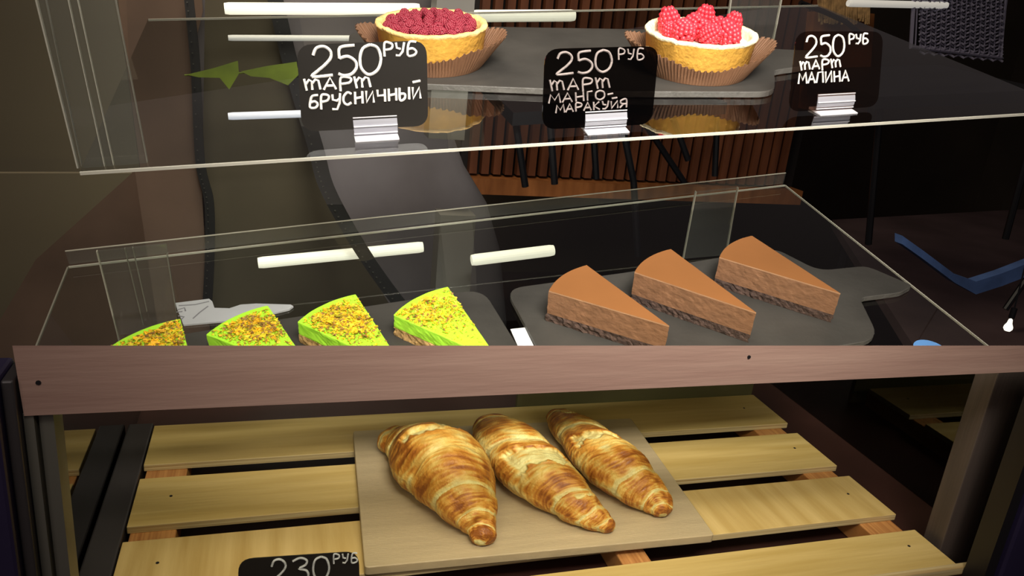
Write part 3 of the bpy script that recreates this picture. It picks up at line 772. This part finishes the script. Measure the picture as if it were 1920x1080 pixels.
# orange wooden panel and straw sheaf behind the right tag
pn = thing('wood_panel', 'orange brown wooden planks standing behind the right price tag', 'wood panel', ML, B_(1580, 210, 1.7))
for k, (xa, xb) in enumerate(((1528, 1562), (1564, 1600), (1602, 1640))):
    MB().prism([B_(xa, 22, 1.7), B_(xb, 26, 1.7), B_(xb-14, 212, 1.7), B_(xa-18, 205, 1.7)], (0, .03, 0)).build('plank', 'plank_orange', pn)
st = MB(); rng = random.Random(5)
for i in range(90):
    x = rng.uniform(1536, 1630); st.tube([B_(x, rng.uniform(28, 46), 1.66), B_(x+rng.uniform(-6, 6), -20, 1.66)], .0035, 4)
o = stuff(st.build('straw_bundle', 'straw')); tag(o, 'tan straw fringe hanging above the orange planks', 'straw')
cbl = MB().tube([B_(*q, 1.62) for q in ((1500, 5), (1545, 22), (1585, 40), (1612, 62))], .006, 8).build('dark_cable', 'chair_black')
tag(cbl, 'black cable curving in front of the straw fringe', 'cable')
tube_reflection((1590, 6), (1775, 10), 1.5, 6.5, 'tube_dim', 'thin pale reflected light tube at the top right beside the woven chair')

# reflected woven chair at top right, built solid
wc = thing('woven_chair', 'reflected pale lilac woven chair back at the top right corner', 'chair', ML, B_(1800, 110, 1.5))
mb = MB()
for i in range(22):
    y = -34+i*6.3
    pts = [B_(1724+k*9.2, y+math.sin(k*math.pi)*1+(2.2 if k % 2 else -2.2)+k*.9, 1.5+(.004 if (k+i) % 2 else -.004)) for k in range(18)]
    mb.tube(pts, .0024, 5)
for k in range(18):
    x = 1722+k*9.2
    mb.tube([B_(x, -34, 1.5), B_(x-6, 90+k*1.2, 1.5)], .0020, 5)
stuff(mb.build('woven_strands', 'rattan', wc))
MB().tube([B_(1716, -40, 1.5), B_(1708, 88, 1.5), B_(1876, 108, 1.5), B_(1890, -40, 1.5)], .005, 8).build('chair_frame', 'rattan', wc)
MB().prism([B_(1722, -38, 1.512), B_(1712, 86, 1.512), B_(1872, 104, 1.512), B_(1886, -38, 1.512)], (0, .004, 0)).build('backing_cloth', 'dark_panel', wc)

# reflected dark chairs, built solid: only their legs and seats show
def cafe_chair(label, legs, seat, Y):
    t = thing('cafe_chair', label, 'chair', ML, B_(*legs[0][-1], Y), 'reflected black chairs built behind the case')
    for i, l in enumerate(legs):
        MB().tube([B_(*q, Y+(.0 if i % 2 else .06)) for q in l], .0075, 8).build('leg', 'chair_black', t)
    s = [B_(*q, Y) for q in seat]
    MB().prism([s[0], s[1], s[1]+Vector((.02, .34, .03)), s[0]+Vector((.02, .34, .03))], (0, 0, .025)).build('seat', 'chair_black', t)
    return t
cafe_chair('reflected black chair whose thin legs show under the middle price tag', [[(968, 236), (985, 350)], [(1032, 236), (1040, 345)], [(1112, 232), (1118, 335)], [(1165, 226), (1188, 340), (1196, 480)]], [(960, 236), (1180, 222)], 1.45)
cafe_chair('reflected black chair with a slanting leg under the raspberry tart', [[(1205, 225), (1283, 342)], [(1262, 222), (1290, 300)], [(1345, 218), (1340, 330)]], [(1195, 226), (1360, 214)], 1.55)
cafe_chair('reflected black chair at far right', [[(1650, 205), (1628, 458)], [(1935, 260), (1885, 448)], [(1955, 480), (1885, 580)]], [(1640, 205), (1960, 190)], 1.35)

mat('table_brown', (.16, .105, .105), .5, noise_amt=.3, scale=4)
tb_ = thing('wooden_table', 'dark brown wooden table behind the case at far right', 'table', ML, onz(1820, 560, -.64, RL))
q = [onz(x, y, -.64, RL) for x, y in ((1560, 412), (2050, 385), (2300, 680), (1740, 690))]
MB().prism(q, (0, 0, -.03)).build('table_top', 'table_brown', tb_)
for p_ in q:
    c = sum(q, Vector())/4; v = p_.lerp(c, .12); MB().tube([v+Vector((0, 0, -.03)), Vector((v.x, v.y, -1.298))], .02, 8).build('table_leg', 'chair_black', tb_)
# blue edged cushion and bulb at the right
bl = thing('blue_trimmed_mat', 'dark grey mat with a pale blue folded rim at far right', 'mat', ML, B_(1830, 550, 1.15))
pts = [(1692, 458), (1730, 485), (1790, 530), (1830, 552), (1880, 536), (1960, 505)]
MB().prism([B_(x, y, 1.15) for x, y in pts]+[B_(x, y-16-(8 if i > 2 else 0), 1.15) for i, (x, y) in reversed(list(enumerate(pts)))], (0, .02, 0)).build('blue_rim', 'blue_cloth', bl)
c = B_(1893, 606, .95)
lb = thing('light_bulb', 'small glowing bulb at the far right edge', 'bulb', ML, c)
V, Fc = lathe([(.0005, .009), (.003, .007), (.0042, 0), (.007, -.006), (.0073, -.010), (.0048, -.014), (.0005, -.015)], 20, c)
mk('glass_bulb', [v-c for v in V], Fc, 'bulb_glow', lb, None, True)
MB().tube([c+Vector((0, 0, .010)), c+Vector((0, 0, .028))], .005, 12).build('bulb_socket', 'chair_black', lb)
MB().tube([c+Vector((0, 0, .028)), c+Vector((.02, .05, .5)), c+Vector((.02, .06, 1.2))], .0015, 6).build('cord', 'chair_black', lb)

# yellow-green reflections of the cakes, built as flat solid shapes
lf = thing('green_reflection', 'yellow green pointed cake reflections, built as flat shapes left of the left price tag', 'reflection', ML, B_(450, 140, 1.12))
for q in ([(350, 140), (400, 128), (446, 114), (448, 138), (430, 168), (412, 146), (372, 145)], [(452, 134), (500, 124), (556, 116), (560, 140), (540, 160), (505, 146), (470, 143)]):
    MB().prism([B_(*k, 1.12) for k in q], (0, .002, 0)).build('reflection_shape', 'reflection_green', lf)
MB().tube([B_(346, 141, 1.125), B_(450, 137, 1.125), B_(570, 128, 1.125)], .0012, 6).build('reflection_line', 'reflection_green', lf)

# reflection of a person in an open jacket, built solid behind the case
YP = 1.42
def ringbody(rows, seg=36):
    V = []; Fc = []
    for (cx, cy, z, rx, ry) in rows:
        for k in range(seg):
            th = 2*math.pi*k/seg; V.append(Vector((cx+rx*math.cos(th), cy+ry*math.sin(th), z)))
    for i in range(len(rows)-1):
        for k in range(seg):
            k2 = (k+1) % seg; Fc.append((i*seg+k, i*seg+k2, (i+1)*seg+k2, (i+1)*seg+k))
    Fc += [tuple(range(seg-1, -1, -1)), tuple((len(rows)-1)*seg+k for k in range(seg))]
    return V, Fc
xe = [(B_(x, y, YP).x, B_(x, y, YP).z) for x, y in ((862, 230), (900, 335), (945, 410), (970, 500), (982, 640))]
per = thing('person', 'reflection of a person in an open dark grey jacket with black zip edges, built solid', 'person', ML, (.10, YP+.1, -1.30))
pb = Vector(per['_b'])
xlft = B_(330, 300, YP).x
rowsb = []
for (xx, zz) in reversed(xe): rowsb.append(((xx+xlft)/2, YP+.14, zz, (xx-xlft)/2, .14))
cx = (xe[0][0]+xlft)/2; zt0 = xe[0][1]
body = [(cx, YP+.15, -1.29, .10, .07), (cx, YP+.15, -.75, .15, .09)]+[(r[0], r[1], r[2], r[3]*.94, .125) for r in rowsb]+[(cx, YP+.14, zt0+.15, .19, .12), (cx, YP+.14, zt0+.30, .20, .11), (cx, YP+.14, zt0+.36, .07, .06), (cx, YP+.14, zt0+.43, .06, .06), (cx, YP+.13, zt0+.47, .075, .09), (cx, YP+.13, zt0+.56, .08, .10), (cx, YP+.13, zt0+.66, .05, .06), (cx, YP+.13, zt0+.68, .01, .01)]
V, Fc = ringbody(body); mk('body', [v-pb for v in V], Fc, 'shirt', per, None, True)
V, Fc = ringbody([(rowsb[0][0], YP+.14, -.85, rowsb[0][3]*1.05, .15)]+rowsb+[(cx, YP+.14, zt0+.15, .205, .135), (cx, YP+.14, zt0+.29, .21, .12), (cx, YP+.14, zt0+.34, .10, .08)])
mk('jacket', [v-pb for v in V], Fc, 'coat', per, None, True)
# open front of the shirt and the zip tapes in front of the body
MB().prism([B_(x, y, YP-.03) for x, y in ((385, -40), (380, 300), (395, 640), (770, 640), (700, 520), (630, 400), (590, 290), (520, -40))], (0, .01, 0)).build('shirt_front', 'shirt', per)
MB().prism([B_(x, y, YP-.04) for x, y in ((235, -40), (250, 300), (300, 640), (395, 640), (375, 300), (345, -40))], (0, .01, 0)).build('sleeve', 'brown_sleeve', per)
for side, (pts, wd) in enumerate((([(352, -20), (366, 120), (375, 300), (392, 380), (393, 480), (388, 580)], 9), ([(512, -20), (545, 120), (590, 270), (612, 350), (660, 440), (712, 520), (765, 590)], 15))):
    YF_ = (lambda y: 1.36) if side == 0 else (lambda y: 1.36-.40*max(0, min(1, (y-230)/150)))
    L_ = catmull(pts, 8)
    z_ = MB()
    for i in range(len(L_)-1):
        (x, y), (x2, y2) = L_[i], L_[i+1]
        z_.prism([B_(x-wd, y, YF_(y)), B_(x+wd, y, YF_(y)), B_(x2+wd, y2, YF_(y2)), B_(x2-wd, y2, YF_(y2))], (0, .004, 0))
    tp = z_.build('zip_tape', 'zip_black', per)
    tb = MB(); L2 = catmull(pts, 16)
    for (x, y) in L2[::2]:
        c = B_(x-wd*.4, y, YF_(y)-.002); tb.box(c-Vector((.0010, .001, .0007)), c+Vector((.0010, .001, .0007)))
    stuff(tb.build('zip_teeth', 'zip_teeth', tp, base=pb))

# slanted side panel of the case at upper left and dark end panel at right
def quad_panel(name, m_, px, M, R, Y, label, cat, th=.004):
    o = MB().prism([ony(x, y, Y, R) for x, y in px], (0, th, 0)).build(name, m_, None, M); return tag(o, label, cat)
quad_panel('brown_haze_sheet', 'brown_sleeve', [(215, -40), (420, -40), (430, 760), (-120, 760), (-120, 480)], ML, RL, 1.76, 'dull brown haze sheet far behind the left end of the lower glass shelf', 'panel')  # added sheet, brown haze put into its colour
quad_panel('side_panel', 'olive_brown', [(-60, -60), (212, -60), (262, 318), (-60, 330)], MU, RU, .86, 'olive brown panel behind the scratched acrylic at the top left corner', 'panel')
quad_panel('side_panel', 'olive_brown', [(-60, 325), (247, 325), (67, 487), (0, 600), (-60, 700)], MU, RU, .80, 'olive brown slanted side panel at the far left below the upper shelf', 'panel')

for o in bpy.data.objects:
    if '_b' in o: del o['_b']
